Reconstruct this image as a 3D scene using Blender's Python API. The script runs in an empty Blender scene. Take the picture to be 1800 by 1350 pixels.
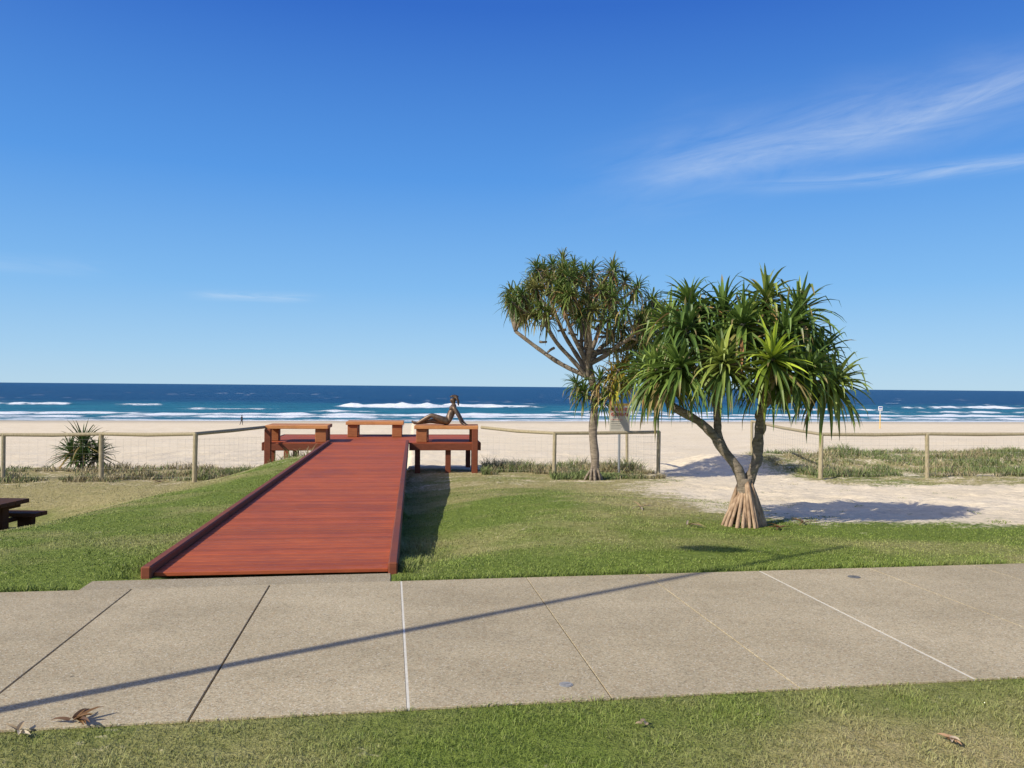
import bpy, bmesh, math, random
import numpy as np
from mathutils import Vector, Matrix
random.seed(7); rng=np.random.default_rng(11)
scene=bpy.context.scene
COL=scene.collection
R=math.radians
# ------------------------------------------------------------------ frames
TH=R(8.7)                       # direction of the esplanade path / shore
A=(-math.sin(TH),math.cos(TH)); B=(math.cos(TH),math.sin(TH))
def ab(x,y): return A[0]*x+A[1]*y, B[0]*x+B[1]*y
def xy(a,b): return A[0]*a+B[0]*b, A[1]*a+B[1]*b
BW0=(-2.125,7.12); BT=R(7.0)     # boardwalk origin and heading
def bwloc(x,y):
    dx=x-BW0[0]; dy=y-BW0[1]
    return dx*math.cos(BT)+dy*math.sin(BT), -dx*math.sin(BT)+dy*math.cos(BT)
def bwworld(l,s):
    return BW0[0]+l*math.cos(BT)-s*math.sin(BT), BW0[1]+l*math.sin(BT)+s*math.cos(BT)
# ------------------------------------------------------------------ noise
def vn(x,y,seed=0.):
    x=np.asarray(x,float); y=np.asarray(y,float)
    xi=np.floor(x); yi=np.floor(y); fx=x-xi; fy=y-yi
    fx=fx*fx*(3-2*fx); fy=fy*fy*(3-2*fy)
    def h(a,b):
        t=np.sin(a*127.1+b*311.7+seed*74.7)*43758.5453
        return t-np.floor(t)
    return (h(xi,yi)*(1-fx)+h(xi+1,yi)*fx)*(1-fy)+(h(xi,yi+1)*(1-fx)+h(xi+1,yi+1)*fx)*fy
def fbm(x,y,seed=0.,o=4):
    r=0;a=.5;n=0
    for i in range(o):
        r=r+a*vn(x,y,seed+i*3.1); n+=a; a*=.5; x=x*2.03; y=y*2.03
    return r/n
def sstep(a,b,x):
    t=np.clip((np.asarray(x,float)-a)/(b-a),0,1); return t*t*(3-2*t)
# ------------------------------------------------------------------ terrain
PA=[-60,7.3,8.5,10,12,14,16.5,19,23,28,40,60,100,140,175,250,600,26000]
PZ=[0,0,-.015,-.08,-.19,-.31,-.46,-.58,-.75,-1.05,-1.9,-3.0,-4.6,-5.45,-6.0,-8,-12,-80]
SEA=-6.0
def G(x,y):
    x=np.asarray(x,float); y=np.asarray(y,float)
    a,b=ab(x,y)
    z=np.interp(a,PA,PZ)
    l,s=bwloc(x,y)
    top=np.interp(s,[0,15],[-.0,.03])
    bank=(1-sstep(0.,3.0,-l-1.1))*(1-sstep(12.5,15.,s))*sstep(-.2,.6,s)*(l<0)
    z=z+(top-z)*bank*.93
    under=sstep(-.92,-.75,l)*(1-sstep(.98,1.1,l))*sstep(-.1,.05,s)
    base=np.interp(a,PA,PZ)
    z=z*(1-under)+(base-.16)*under
    z=z-.19*sstep(.15,1.6,s)*(1-sstep(10,16,s))*np.exp(-((l-1.1)/1.1)**2)*(l>1.05)
    z=z+.10*np.exp(-((x-1.2)/1.6)**2-((y-12.5)/3.)**2)
    z=z+.05*np.exp(-((a-9.4)/.8)**2)*sstep(2.6,4.5,x)
    # hollow around the picnic table
    z=z-.66*sstep(3.2,6.0,-l)*np.exp(-((y-12.8)/3.1)**2)
    d=np.exp(-((a-23.3-1.)/1.9)**2)
    z=z+d*sstep(8.,10.5,b)*(.28+.30*fbm(x*.5,y*.5,5))
    z=z+d*sstep(-3.4,-5.5,b-0)*.18*fbm(x*.6,y*.6,6)
    z=z+(fbm(x*.9,y*.9,2,3)-.5)*.05*sstep(7.3,9.5,a)
    sc=sstep(2.6,4.2,x)*sstep(10.6,11.6,y)
    z=z+sc*(fbm(x*3.1,y*3.1,12,3)-.5)*.10*(1-sstep(23,26,a))
    z=z+(fbm(x*1.6,y*1.6,13,3)-.5)*.14*sstep(23.5,26,a)*(1-sstep(45,60,a))
    z=z+(fbm(x*.11,y*.11,9,3)-.5)*.5*sstep(26,45,a)*(1-sstep(120,160,a))
    cut=sstep(4.2,4.24,a)*(1-sstep(6.96,7.0,a))
    z=z-.07*cut
    return z
def g(x,y): return float(G(x,y))
def sandmask(x,y):
    a,b=ab(x,y)
    xl=np.interp(y,[9,10.5,11,13,16,18,20,22,24],[3.9,3.7,3.4,2.9,2.5,2.8,3.8,3.7,3.5])
    low=np.interp(x,[3,4,6,9,14],[10.65,10.25,10.1,10.4,11.3])
    m=np.minimum((x-xl)/2.2,(y-low)/1.0)
    m=np.clip(m+.5,0,1)
    xr=7.3
    veg=sstep(17.0,18.6,y-.02*x)*(1-sstep(23.6,26.0,a))
    veg_r=veg*sstep(xr-.6,xr+.6,x)
    m=m*(1-veg_r*.6)
    beach=sstep(23.3,24.6,a)*(1-veg_r*.5)
    m=np.maximum(m,beach)
    m=np.maximum(m,veg*(x<3.6)*.28)
    m=np.maximum(m,.62*np.exp(-((x-2.0)/.7)**2-((y-19.4)/.9)**2))
    return m
def dryness(x,y):
    a,b=ab(x,y)
    d=fbm(x*.55,y*.8,21,4)*.9+.35*fbm(x*2.5,y*2.5,22,2)-.10
    d=d+.30*sstep(13,19,a)+.28*np.exp(-((x-2.6)/1.1)**2)*sstep(9,12,y)*(1-sstep(20,22,y))
    d=d-.16*(1-sstep(7.,9.8,a))*(a>5)
    l,s=bwloc(x,y)
    d=d-.10*(1-sstep(1.5,3.2,-l))*(l<0)*(a>7)
    d=d+.20*np.exp(-((x-1.9)/1.1)**2-((y-3.55)/.5)**2)
    d=d+.18*(x<-4)*sstep(9,11,a)*sstep(3.,4.5,-l)
    return np.clip((d-.45)*1.9,0,1)
# ------------------------------------------------------------------ node helpers
def newmat(name):
    m=bpy.data.materials.new(name); m.use_nodes=True
    nt=m.node_tree; nt.nodes.clear()
    out=nt.nodes.new('ShaderNodeOutputMaterial'); b=nt.nodes.new('ShaderNodeBsdfPrincipled')
    nt.links.new(b.outputs[0],out.inputs[0])
    return m,nt,b,out
class N:
    def __init__(s,nt): s.nt=nt
    def link(s,a,b): s.nt.links.new(a,b)
    def val(s,sock,v):
        if v is None: return
        if hasattr(v,'is_output') : s.nt.links.new(v,sock)
        else: sock.default_value=v
    def math(s,op,a,b=None,c=None,clamp=False):
        n=s.nt.nodes.new('ShaderNodeMath'); n.operation=op; n.use_clamp=clamp
        s.val(n.inputs[0],a); s.val(n.inputs[1],b); s.val(n.inputs[2],c); return n.outputs[0]
    def noise(s,vec,scale,detail=3,rough=.5,dist=0):
        n=s.nt.nodes.new('ShaderNodeTexNoise'); 
        if vec is not None: s.link(vec,n.inputs['Vector'])
        n.inputs['Scale'].default_value=scale; n.inputs['Detail'].default_value=detail
        n.inputs['Roughness'].default_value=rough; n.inputs['Distortion'].default_value=dist
        return n.outputs['Fac']
    def vor(s,vec,scale,out='Distance',feature='F1'):
        n=s.nt.nodes.new('ShaderNodeTexVoronoi'); n.feature=feature
        if vec is not None: s.link(vec,n.inputs['Vector'])
        n.inputs['Scale'].default_value=scale; return n.outputs[out]
    def ramp(s,f,stops):
        n=s.nt.nodes.new('ShaderNodeValToRGB'); s.val(n.inputs[0],f)
        e=n.color_ramp.elements
        while len(e)<len(stops): e.new(.5)
        for i,(p,c) in enumerate(stops):
            e[i].position=p; e[i].color=(c[0],c[1],c[2],1) if not isinstance(c,(int,float)) else (c,c,c,1)
        return n.outputs[0]
    def mix(s,f,a,b,mode='MIX'):
        n=s.nt.nodes.new('ShaderNodeMix'); n.data_type='RGBA'; n.blend_type=mode
        s.val(n.inputs[0],f)
        for k,v in ((6,a),(7,b)):
            if isinstance(v,tuple): v=(v[0],v[1],v[2],1)
            s.val(n.inputs[k],v)
        return n.outputs[2]
    def map(s,vec,scale=(1,1,1),rot=(0,0,0),loc=(0,0,0)):
        n=s.nt.nodes.new('ShaderNodeMapping'); s.link(vec,n.inputs[0])
        n.inputs['Scale'].default_value=scale; n.inputs['Rotation'].default_value=rot; n.inputs['Location'].default_value=loc
        return n.outputs[0]
    def obj(s): return s.nt.nodes.new('ShaderNodeTexCoord').outputs['Object']
    def pos(s): return s.nt.nodes.new('ShaderNodeNewGeometry').outputs['Position']
    def attr(s,name,o='Color'):
        n=s.nt.nodes.new('ShaderNodeAttribute'); n.attribute_name=name; return n.outputs[o]
    def bump(s,h,strength,dist,b):
        n=s.nt.nodes.new('ShaderNodeBump'); s.link(h,n.inputs['Height'])
        n.inputs['Strength'].default_value=strength; n.inputs['Distance'].default_value=dist
        s.link(n.outputs[0],b.inputs['Normal'])
def simple(name,c1,c2,scale=8,rough=.6,bump=.3,bd=.01,metal=0,stretch=(1,1,1),spec=.4,tint=False):
    m,nt,b,_=newmat(name); n=N(nt)
    v=n.map(n.obj(),stretch)
    f=n.noise(v,scale,4,.6)
    c=n.ramp(f,[(.3,c1),(.7,c2)])
    if tint: c=n.mix(1.0,c,n.attr('Col'),'MULTIPLY')
    n.link(c,b.inputs['Base Color']); b.inputs['Roughness'].default_value=rough
    b.inputs['Metallic'].default_value=metal; b.inputs['Specular IOR Level'].default_value=spec
    f2=n.noise(v,scale*4,3,.6); n.bump(f2,bump,bd,b)
    return m
# ------------------------------------------------------------------ materials
def mat_ground():
    m,nt,b,_=newmat('ground_surface'); n=N(nt); p=n.pos()
    sand=n.attr('sand','Fac'); dry=n.attr('dry','Fac')
    nz=n.noise(p,2.2,4,.65); nf=n.noise(p,14,3,.6); nff=n.noise(p,70,2,.6)
    t=n.math('ADD',sand,n.math('MULTIPLY',n.math('SUBTRACT',nz,.5),1.5))
    t=n.math('ADD',t,n.math('MULTIPLY',n.math('SUBTRACT',nf,.5),1.5))
    t=n.math('MULTIPLY',n.math('SUBTRACT',t,.34),2.4,clamp=True)
    green=n.ramp(nf,[(.3,(.11,.155,.025)),(.7,(.20,.25,.05))])
    dryc=n.ramp(nf,[(.3,(.28,.24,.09)),(.7,(.47,.395,.19))])
    gr=n.mix(dry,green,dryc)
    gr=n.mix(1.0,gr,n.ramp(nff,[(.3,.7),(.7,1.2)]),'MULTIPLY')
    s1=n.ramp(n.noise(p,.35,5,.6),[(.3,(.80,.665,.45)),(.7,(.88,.75,.54))])
    s1=n.mix(1.0,s1,n.ramp(n.noise(p,5,4,.7),[(.3,.82),(.6,1.02)]),'MULTIPLY')
    lit=n.attr('litter','Fac')
    s1=n.mix(n.math('MULTIPLY',n.math('MULTIPLY',lit,.7),n.math('GREATER_THAN',n.noise(p,26,3,.7),.62)),s1,(.34,.24,.13))
    wet=n.attr('wet','Fac'); s1=n.mix(wet,s1,(.48,.41,.30))
    c=n.mix(t,gr,s1); n.link(c,b.inputs['Base Color'])
    b.inputs['Roughness'].default_value=.95; b.inputs['Specular IOR Level'].default_value=.1
    h=n.math('ADD',n.math('MULTIPLY',n.noise(p,3.5,4,.7),1.0),n.math('MULTIPLY',nff,.25))
    n.bump(h,.7,.07,b)
    return m
def mat_concrete():
    m,nt,b,_=newmat('exposed_aggregate_concrete'); n=N(nt); p=n.pos()
    big=n.noise(p,.9,4,.6); 
    c=n.ramp(big,[(.3,(.405,.338,.215)),(.7,(.505,.425,.278))])
    peb=n.vor(p,110,'Color'); bw=nt.nodes.new('ShaderNodeSeparateColor'); n.link(peb,bw.inputs[0])
    c=n.mix(1.0,c,n.ramp(bw.outputs[0],[(0,.58),(.18,.86),(.6,1.0),(1,1.18)]),'MULTIPLY')
    warm=n.math('GREATER_THAN',bw.outputs[1],.86); c=n.mix(n.math('MULTIPLY',warm,.4),c,(.38,.24,.12))
    pale=n.math('GREATER_THAN',bw.outputs[2],.94); c=n.mix(n.math('MULTIPLY',pale,.5),c,(.70,.66,.54))
    st=n.noise(p,3.1,5,.75); c=n.mix(1.0,c,n.ramp(st,[(.25,.86),(.45,1.0),(1,1.04)]),'MULTIPLY')
    sp=n.vor(p,1.7); c=n.mix(n.math('MULTIPLY',n.math('LESS_THAN',sp,.022),.6),c,(.09,.08,.06))
    gm=n.noise(n.map(p,(.5,1.2,1)),1.3,5,.7); c=n.mix(1.0,c,n.ramp(gm,[(.35,.90),(.6,1.02)]),'MULTIPLY')
    c=n.mix(1.0,c,n.attr('Col'),'MULTIPLY')
    n.link(c,b.inputs['Base Color']); b.inputs['Roughness'].default_value=.88; b.inputs['Specular IOR Level'].default_value=.2
    n.bump(n.vor(p,110),.3,.004,b)
    return m
def mat_deck(name,c1,c2,worn=.6,thr=.64,spec=.25):
    m,nt,b,_=newmat(name); n=N(nt); p=n.obj()
    v=n.map(p,(1,9,9)); f=n.noise(v,5,5,.7)
    c=n.ramp(f,[(.25,c1),(.75,c2)]); c=n.mix(1.0,c,n.attr('Col'),'MULTIPLY')
    big=n.noise(p,1.1,4,.7); c=n.mix(1.0,c,n.ramp(big,[(.3,.80),(.6,1.06)]),'MULTIPLY')
    sc=n.noise(n.map(p,(2,5,2)),4.5,5,.8)
    w=n.math('MULTIPLY',n.math('SUBTRACT',sc,thr),9,clamp=True)
    c=n.mix(n.math('MULTIPLY',w,worn),c,(.50,.33,.24))
    n.link(c,b.inputs['Base Color']); 
    n.link(n.ramp(big,[(.3,.55),(.7,.75)]),b.inputs['Roughness']); b.inputs['Specular IOR Level'].default_value=spec
    n.bump(f,.4,.004,b)
    return m
def mat_blade(name,transl=.25,rough=.5):
    m,nt,b,out=newmat(name); n=N(nt)
    c=n.attr('Col')
    n.link(c,b.inputs['Base Color']); b.inputs['Roughness'].default_value=rough; b.inputs['Specular IOR Level'].default_value=.35
    if transl>0:
        t=nt.nodes.new('ShaderNodeBsdfTranslucent'); n.link(c,t.inputs[0])
        mx=nt.nodes.new('ShaderNodeMixShader'); mx.inputs[0].default_value=transl
        n.link(b.outputs[0],mx.inputs[1]); n.link(t.outputs[0],mx.inputs[2]); n.link(mx.outputs[0],out.inputs[0])
    return m
def mat_sea():
    m,nt,b,_=newmat('sea_water'); n=N(nt); p=n.pos()
    foam=n.attr('foam','Fac'); depth=n.attr('depth','Fac')
    pr=n.map(p,(1,1,1),(0,0,-TH))
    st=n.map(pr,(.035,.16,.1)); st2=n.map(pr,(.25,.9,.3))
    f1=n.noise(st,1,5,.65); f2=n.noise(st2,1,5,.7)
    deep=n.ramp(f1,[(.3,(.002,.040,.105)),(.7,(.004,.068,.155))])
    teal=n.ramp(f1,[(.3,(.007,.105,.160)),(.7,(.030,.225,.27))])
    c=n.mix(depth,teal,deep)
    c=n.mix(1.0,c,n.ramp(f2,[(.3,.65),(.7,1.3)]),'MULTIPLY')
    t=n.math('ADD',foam,n.math('MULTIPLY',n.math('SUBTRACT',f2,.5),2.2))
    t=n.math('ADD',t,n.math('MULTIPLY',n.math('SUBTRACT',f1,.5),.9))
    t=n.math('MULTIPLY',n.math('SUBTRACT',t,.55),3.2,clamp=True)
    c=n.mix(t,c,(.82,.85,.86)); n.link(c,b.inputs['Base Color'])
    n.link(n.math('ADD',n.math('MULTIPLY',t,.45),.38),b.inputs['Roughness'])
    b.inputs['Specular IOR Level'].default_value=.12
    n.bump(n.math('ADD',f2,f1),1.0,.8,b)
    return m
M_ground=mat_ground(); M_conc=mat_concrete()
M_deck=mat_deck('red_stained_decking',(.31,.062,.021),(.445,.110,.040),.6,.62)
M_kerbw=mat_deck('dark_red_timber',(.135,.038,.018),(.24,.070,.034),.2)
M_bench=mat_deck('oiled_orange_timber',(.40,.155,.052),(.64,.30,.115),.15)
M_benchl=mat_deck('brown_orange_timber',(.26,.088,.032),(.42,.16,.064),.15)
M_dark=mat_deck('dark_brown_timber',(.050,.025,.015),(.10,.048,.028),.05,.7,.08)
M_post=simple('weathered_timber',(.26,.21,.12),(.46,.39,.25),14,.85,.5,.006,stretch=(4,4,.6))
M_wire=simple('galvanised_wire',(.20,.19,.16),(.3,.29,.26),6,.7,.0,.001,metal=.2)
M_joint=simple('black_joint',(.03,.025,.02),(.07,.06,.05),20,.9)
M_seal=simple('pale_joint_sealant',(.62,.575,.45),(.76,.71,.58),30,.7)
M_iron=simple('pale_metal_cover',(.25,.25,.24),(.34,.335,.32),60,.85,.6,.003,spec=.1)
M_iron2=simple('dark_metal_cover',(.13,.13,.125),(.20,.20,.19),60,.85,.6,.003,spec=.1)
M_leaf=mat_blade('pandanus_leaf',.24,.42)
M_grass=mat_blade('grass_blade',0,.7)
M_bark=simple('pandanus_bark',(.16,.125,.09),(.42,.34,.25),7,.9,1.0,.03,stretch=(1,1,3.5))
M_root=simple('pandanus_root',(.24,.145,.085),(.52,.37,.24),9,.85,.6,.01,stretch=(3,3,1))
M_bronze=simple('dark_bronze',(.085,.058,.040),(.20,.135,.09),12,.45,.3,.006,metal=.45)
M_bronzeh=simple('bronze_hair',(.05,.035,.022),(.14,.09,.055),30,.5,.6,.01,metal=.45)
M_white=simple('white_paint',(.72,.72,.70),(.80,.80,.79),5,.5,.05)
M_signgrey=simple('sign_dull_grey',(.46,.42,.34),(.54,.50,.41),5,.8,.05,spec=.1)
M_red=simple('sign_red',(.5,.04,.03),(.6,.07,.05),5,.5,.05)
M_yellow=simple('sign_yellow',(.75,.45,.06),(.8,.52,.10),5,.5,.05)
M_blue=simple('sign_blue',(.03,.10,.35),(.05,.14,.42),5,.5,.05)
M_black=simple('sign_black',(.05,.05,.05),(.08,.08,.08),5,.5,.05)
M_steel=simple('painted_steel',(.30,.31,.31),(.38,.39,.39),5,.4,.05,metal=.5)
M_navy=simple('dark_cloth',(.015,.016,.022),(.035,.035,.045),20,.9)
M_hair=simple('brown_hair',(.03,.018,.01),(.06,.035,.02),40,.6)
# ------------------------------------------------------------------ mesh builder
class MB:
    def __init__(s): s.v=[];s.f=[];s.c=[];s.m=[]
    def add(s,vs,fs,col=(1,1,1),mi=0):
        o=len(s.v); s.v+= [tuple(v) for v in vs]; s.f+=[tuple(i+o for i in f) for f in fs]
        s.c+= (col if isinstance(col,list) else [col]*len(vs)); s.m+=[mi]*len(fs)
    def box(s,c,d,rot=0,col=(1,1,1),mi=0,bev=0.0,tilt=None):
        x,y,z=[k/2 for k in d]
        e=min(bev,x*.9,y*.9,z*.9)
        if e<=0:
            vs=[(sx*x,sy*y,sz*z) for sz in(-1,1) for sy in(-1,1) for sx in(-1,1)]
            fs=[(0,2,3,1),(4,5,7,6),(0,1,5,4),(2,6,7,3),(0,4,6,2),(1,3,7,5)]
        else:
            bm=bmesh.new(); bmesh.ops.create_cube(bm,size=1,matrix=Matrix.Diagonal((2*x,2*y,2*z,1)))
            bmesh.ops.bevel(bm,geom=bm.edges[:],offset=e,segments=1,affect='EDGES')
            bm.verts.index_update()
            vs=[tuple(v.co) for v in bm.verts]; fs=[tuple(v.index for v in f.verts) for f in bm.faces]; bm.free()
        Mx=Matrix.Rotation(rot,4,'Z')
        if tilt is not None: Mx=Mx@tilt
        vs=[Mx@Vector(v)+Vector(c) for v in vs]
        s.add(vs,fs,col,mi)
    def tube(s,pts,rad,n=8,col=(1,1,1),mi=0,cap=True,twist=0):
        pts=[Vector(p) for p in pts]; k=len(pts)
        ref=Vector((0.13,1,.07)); vs=[]
        for i,p in enumerate(pts):
            t=(pts[min(i+1,k-1)]-pts[max(i-1,0)]).normalized()
            if abs(t.dot(ref))>.93: r0=Vector((1,0,.1))
            else: r0=ref
            u=t.cross(r0).normalized(); w=t.cross(u).normalized()
            r=rad[i] if isinstance(rad,(list,tuple)) else rad
            for j in range(n):
                an=2*math.pi*j/n+twist*i
                vs.append(p+u*math.cos(an)*r+w*math.sin(an)*r)
        fs=[]
        for i in range(k-1):
            for j in range(n):
                a=i*n+j; b=i*n+(j+1)%n; fs.append((a,b,b+n,a+n))
        if cap: fs.append(tuple(range(n))[::-1]); fs.append(tuple(range((k-1)*n,k*n)))
        s.add(vs,fs,col,mi)
    def build(s,name,mats,parent=None,loc=(0,0,0),smooth=False,rotz=0):
        me=bpy.data.meshes.new(name); me.from_pydata(s.v,[],s.f); 
        for m in (mats if isinstance(mats,(list,tuple)) else [mats]): me.materials.append(m)
        me.polygons.foreach_set('material_index',s.m)
        ca=me.color_attributes.new('Col','FLOAT_COLOR','POINT')
        arr=np.ones((len(s.v),4),np.float32); arr[:,:3]=np.array(s.c,np.float32).reshape(-1,3)
        ca.data.foreach_set('color',arr.ravel())
        if smooth: me.polygons.foreach_set('use_smooth',[True]*len(me.polygons))
        me.update()
        ob=bpy.data.objects.new(name,me); COL.objects.link(ob)
        ob.location=loc; ob.rotation_euler[2]=rotz
        if parent: ob.parent=parent
        return ob
def npmesh(name,V,F,cols,mat,attrs=None,smooth=False):
    me=bpy.data.meshes.new(name); V=np.asarray(V,np.float32); F=np.asarray(F,np.int32); k=F.shape[1]
    me.vertices.add(len(V)); me.vertices.foreach_set('co',V.ravel())
    me.loops.add(F.size); me.loops.foreach_set('vertex_index',F.ravel())
    me.polygons.add(len(F)); me.polygons.foreach_set('loop_start',np.arange(0,F.size,k,dtype=np.int32))
    me.polygons.foreach_set('loop_total',np.full(len(F),k,np.int32))
    me.update(calc_edges=True)
    if cols is not None:
        ca=me.color_attributes.new('Col','FLOAT_COLOR','POINT'); arr=np.ones((len(V),4),np.float32); arr[:,:3]=cols
        ca.data.foreach_set('color',arr.ravel())
    for k2,v in (attrs or {}).items():
        at=me.attributes.new(k2,'FLOAT','POINT'); at.data.foreach_set('value',np.asarray(v,np.float32).ravel())
    if smooth: me.polygons.foreach_set('use_smooth',np.ones(len(F),bool))
    me.materials.append(mat); me.validate()
    ob=bpy.data.objects.new(name,me); COL.objects.link(ob); return ob
def empty(name,loc,rotz=0,parent=None):
    e=bpy.data.objects.new(name,None); e.empty_display_size=.3; e.location=loc; e.rotation_euler[2]=rotz; COL.objects.link(e)
    if parent: e.parent=parent
    return e
def tag(o,label,cat,group=None):
    o['label']=label; o['category']=cat
    if group: o['group']=group
# ------------------------------------------------------------------ ground sheet
def axis(lo,hi,fine,step,grow=1.13):
    out=list(np.arange(fine[0],fine[1]+1e-6,step)); s=step; p=out[-1]
    while p<hi: s*=grow; p+=s; out.append(p)
    s=step; p=out[0]
    while p>lo: s*=grow; p-=s; out.insert(0,p)
    return np.array(out)
ya=axis(-40,26000,(2.6,26),.10,1.045); xa=axis(-26000,26000,(-13,13),.11,1.08)
BBg,AAg=np.meshgrid(xa,ya)
X,Y=xy(AAg,BBg)
Z=G(X,Y)
ny,nx=X.shape
idx=np.arange(nx*ny).reshape(ny,nx)
F=np.stack([idx[:-1,:-1],idx[:-1,1:],idx[1:,1:],idx[1:,:-1]],-1).reshape(-1,4)
sm=sandmask(X,Y); aa,bb=ab(X,Y)
lit=(1-sstep(19,23,aa))*(.16+.8*np.exp(-((X-2.8)/1.2)**2))
ground=npmesh('ground',np.stack([X,Y,Z],-1).reshape(-1,3),F,None,M_ground,
   {'sand':sm,'dry':dryness(X,Y),'litter':lit,'wet':sstep(152,168,aa)*.8},smooth=True)
ground['kind']='structure'
# ------------------------------------------------------------------ sea
sa=np.concatenate([np.arange(160,420,1.1),axis(420,26000,(420,424),3,1.09)[1:]]); sa=sa[sa>=160]; sa=np.unique(sa)
sb=axis(-26000,26000,(-240,300),2.2,1.12)
SB,SA=np.meshgrid(sb,sa)
foam=np.zeros_like(SA); H=np.zeros_like(SA)
near=(1-sstep(600,1500,SA))
H+= .35*near*(fbm(SA*.09,SB*.012,31,3)-.5)*2*sstep(180,230,SA)
def breaker(a0,b0,b1,h,wid=2.2,fo=1.2,back=9):
    global foam,H
    b_=SB; e=sstep(b0,b0+10,b_)*(1-sstep(b1-24,b1,b_))
    ac=a0+4.0*(fbm(b_*.03,b_*0,41+a0,3)-.5)*2+2.5*(vn(b_*.2,b_*0,47+a0)-.5)
    d=SA-ac
    prof=np.where(d<0,np.exp(-(d/wid)**2),np.exp(-(d/back)**2))
    nz=.30+1.3*fbm(b_*.22,b_*0+a0,44,4)**1.3
    H=H+h*prof*e*nz
    fm=np.where(d<0,np.exp(-(d/(wid*2.3))**2),np.exp(-(d/2.2)**2))
    foam=np.maximum(foam,fm*e*fo*nz)
breaker(284,-24,34,1.5,fo=1.8,wid=2.6); breaker(291,14,70,1.3,fo=1.6,wid=2.2); breaker(292,70,106,.9,fo=1.3); breaker(296,-100,-62,.5,fo=.8)
breaker(300,-150,-98,.8,fo=1.1); breaker(282,-230,-160,.9,fo=1.2); breaker(238,-30,10,.5,fo=1.0)
breaker(244,-200,-110,.6,fo=1.2); breaker(262,120,190,.6,fo=1.0); breaker(300,200,290,.9,fo=1.2)
breaker(236,40,120,.5,fo=1.0); breaker(240,150,300,.5,fo=1.0); breaker(256,-70,-20,.4,fo=.9)
breaker(214,-260,-50,.6,fo=1.7,wid=3.); breaker(207,-70,80,.45,fo=1.5,wid=3.); breaker(212,50,330,.5,fo=1.5,wid=3.)
breaker(194,-260,330,.3,fo=1.2,wid=2.4)
wl=175+2.5*(fbm(SB*.03,SB*0,51,3)-.5)*2
wash=sstep(0,1.,SA-wl+2)*(1-sstep(8,28,SA-wl))*(.15+1.0*fbm(SA*.16,SB*.025,52,4))
wash+= .50*np.exp(-((SA-wl-1)/2.)**2)
foam=np.maximum(foam,wash)
caps=sstep(.74,.82,vn(SA*.10,SB*.05,61)*.55+vn(SA*.35,SB*.25,62)*.45)*.7*(SA>310)*(1-sstep(700,1100,SA))
foam=np.maximum(foam,caps)
depth=sstep(225,430,SA+50*(fbm(SA*.02,SB*.006,71,3)-.5)*2)
SX,SY=xy(SA,SB); ny,nx=SX.shape; idx=np.arange(nx*ny).reshape(ny,nx)
F=np.stack([idx[:-1,:-1],idx[:-1,1:],idx[1:,1:],idx[1:,:-1]],-1).reshape(-1,4)
sea=npmesh('sea',np.stack([SX,SY,SEA+H],-1).reshape(-1,3),F,None,mat_sea(),{'foam':foam,'depth':depth},smooth=True)
sea['kind']='structure'
# ------------------------------------------------------------------ esplanade path
mb=MB(); J0=.11; JW=1.095; PT=.012
A0,A1=4.2,6.95
for k in range(-14,16):
    b0=J0+k*JW; b1=b0+JW
    def gg(j): return .0085 if j in (0,3,-6,6) else (.0062 if j in (-1,-2,-3) else .0036)
    g0=gg(k); g1=gg(k+1)
    cx,cy=xy((A0+A1)/2,(b0+g0+b1-g1)/2); t=.94+.10*random.random()
    mb.box((cx,cy,PT-.06),(b1-g1-b0-g0,A1-A0,.12),TH,(t,t*.995,t*.98),0,bev=.002)
    cx,cy=xy((A0+A1)/2,b0)
    if k in (0,3,-6,6): mb.box((cx,cy,PT-.030),(2*g0-.002,A1-A0-.01,.058),TH,(1,1,1),2)
    else: mb.box((cx,cy,PT-.050),(2*g0-.001,A1-A0-.01,.06),TH,(1,1,1),1)
ax0=-2.50; ax1=.02
cx,cy=xy(A1+.16,(ax0+ax1)/2)
mb.box((cx,cy,PT-.063),(ax1-ax0,.31,.12),TH,(.84,.84,.84),0,bev=.004)
path=mb.build('path',[M_conc,M_joint,M_seal]); path['kind']='structure'
for (a_,b_,r_,mt,lb) in ((4.42,1.0,.04,M_iron,'small round pale metal service cover set in the footpath'),(6.62,4.14,.055,M_iron2,'small round dark metal service cover set in the footpath')):
    cx,cy=xy(a_,b_); mb=MB(); n=20
    for rr,zz0,zz1,mi in ((r_,-.02,.003,0),(r_*.82,.0031,.005,0)):
        vs=[(rr*math.cos(2*math.pi*i/n),rr*math.sin(2*math.pi*i/n),zz0) for i in range(n)]+[(rr*math.cos(2*math.pi*i/n),rr*math.sin(2*math.pi*i/n),zz1) for i in range(n)]
        mb.add(vs,[(i,(i+1)%n,(i+1)%n+n,i+n) for i in range(n)]+[tuple(range(n,2*n))],(1,1,1),mi)
    mb.box((0,0,.006),(r_*.9,r_*.16,.004),.4)
    o=mb.build('service_cover',mt,loc=(cx,cy,PT)); tag(o,lb,'service cover','service covers in the footpath')
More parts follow.
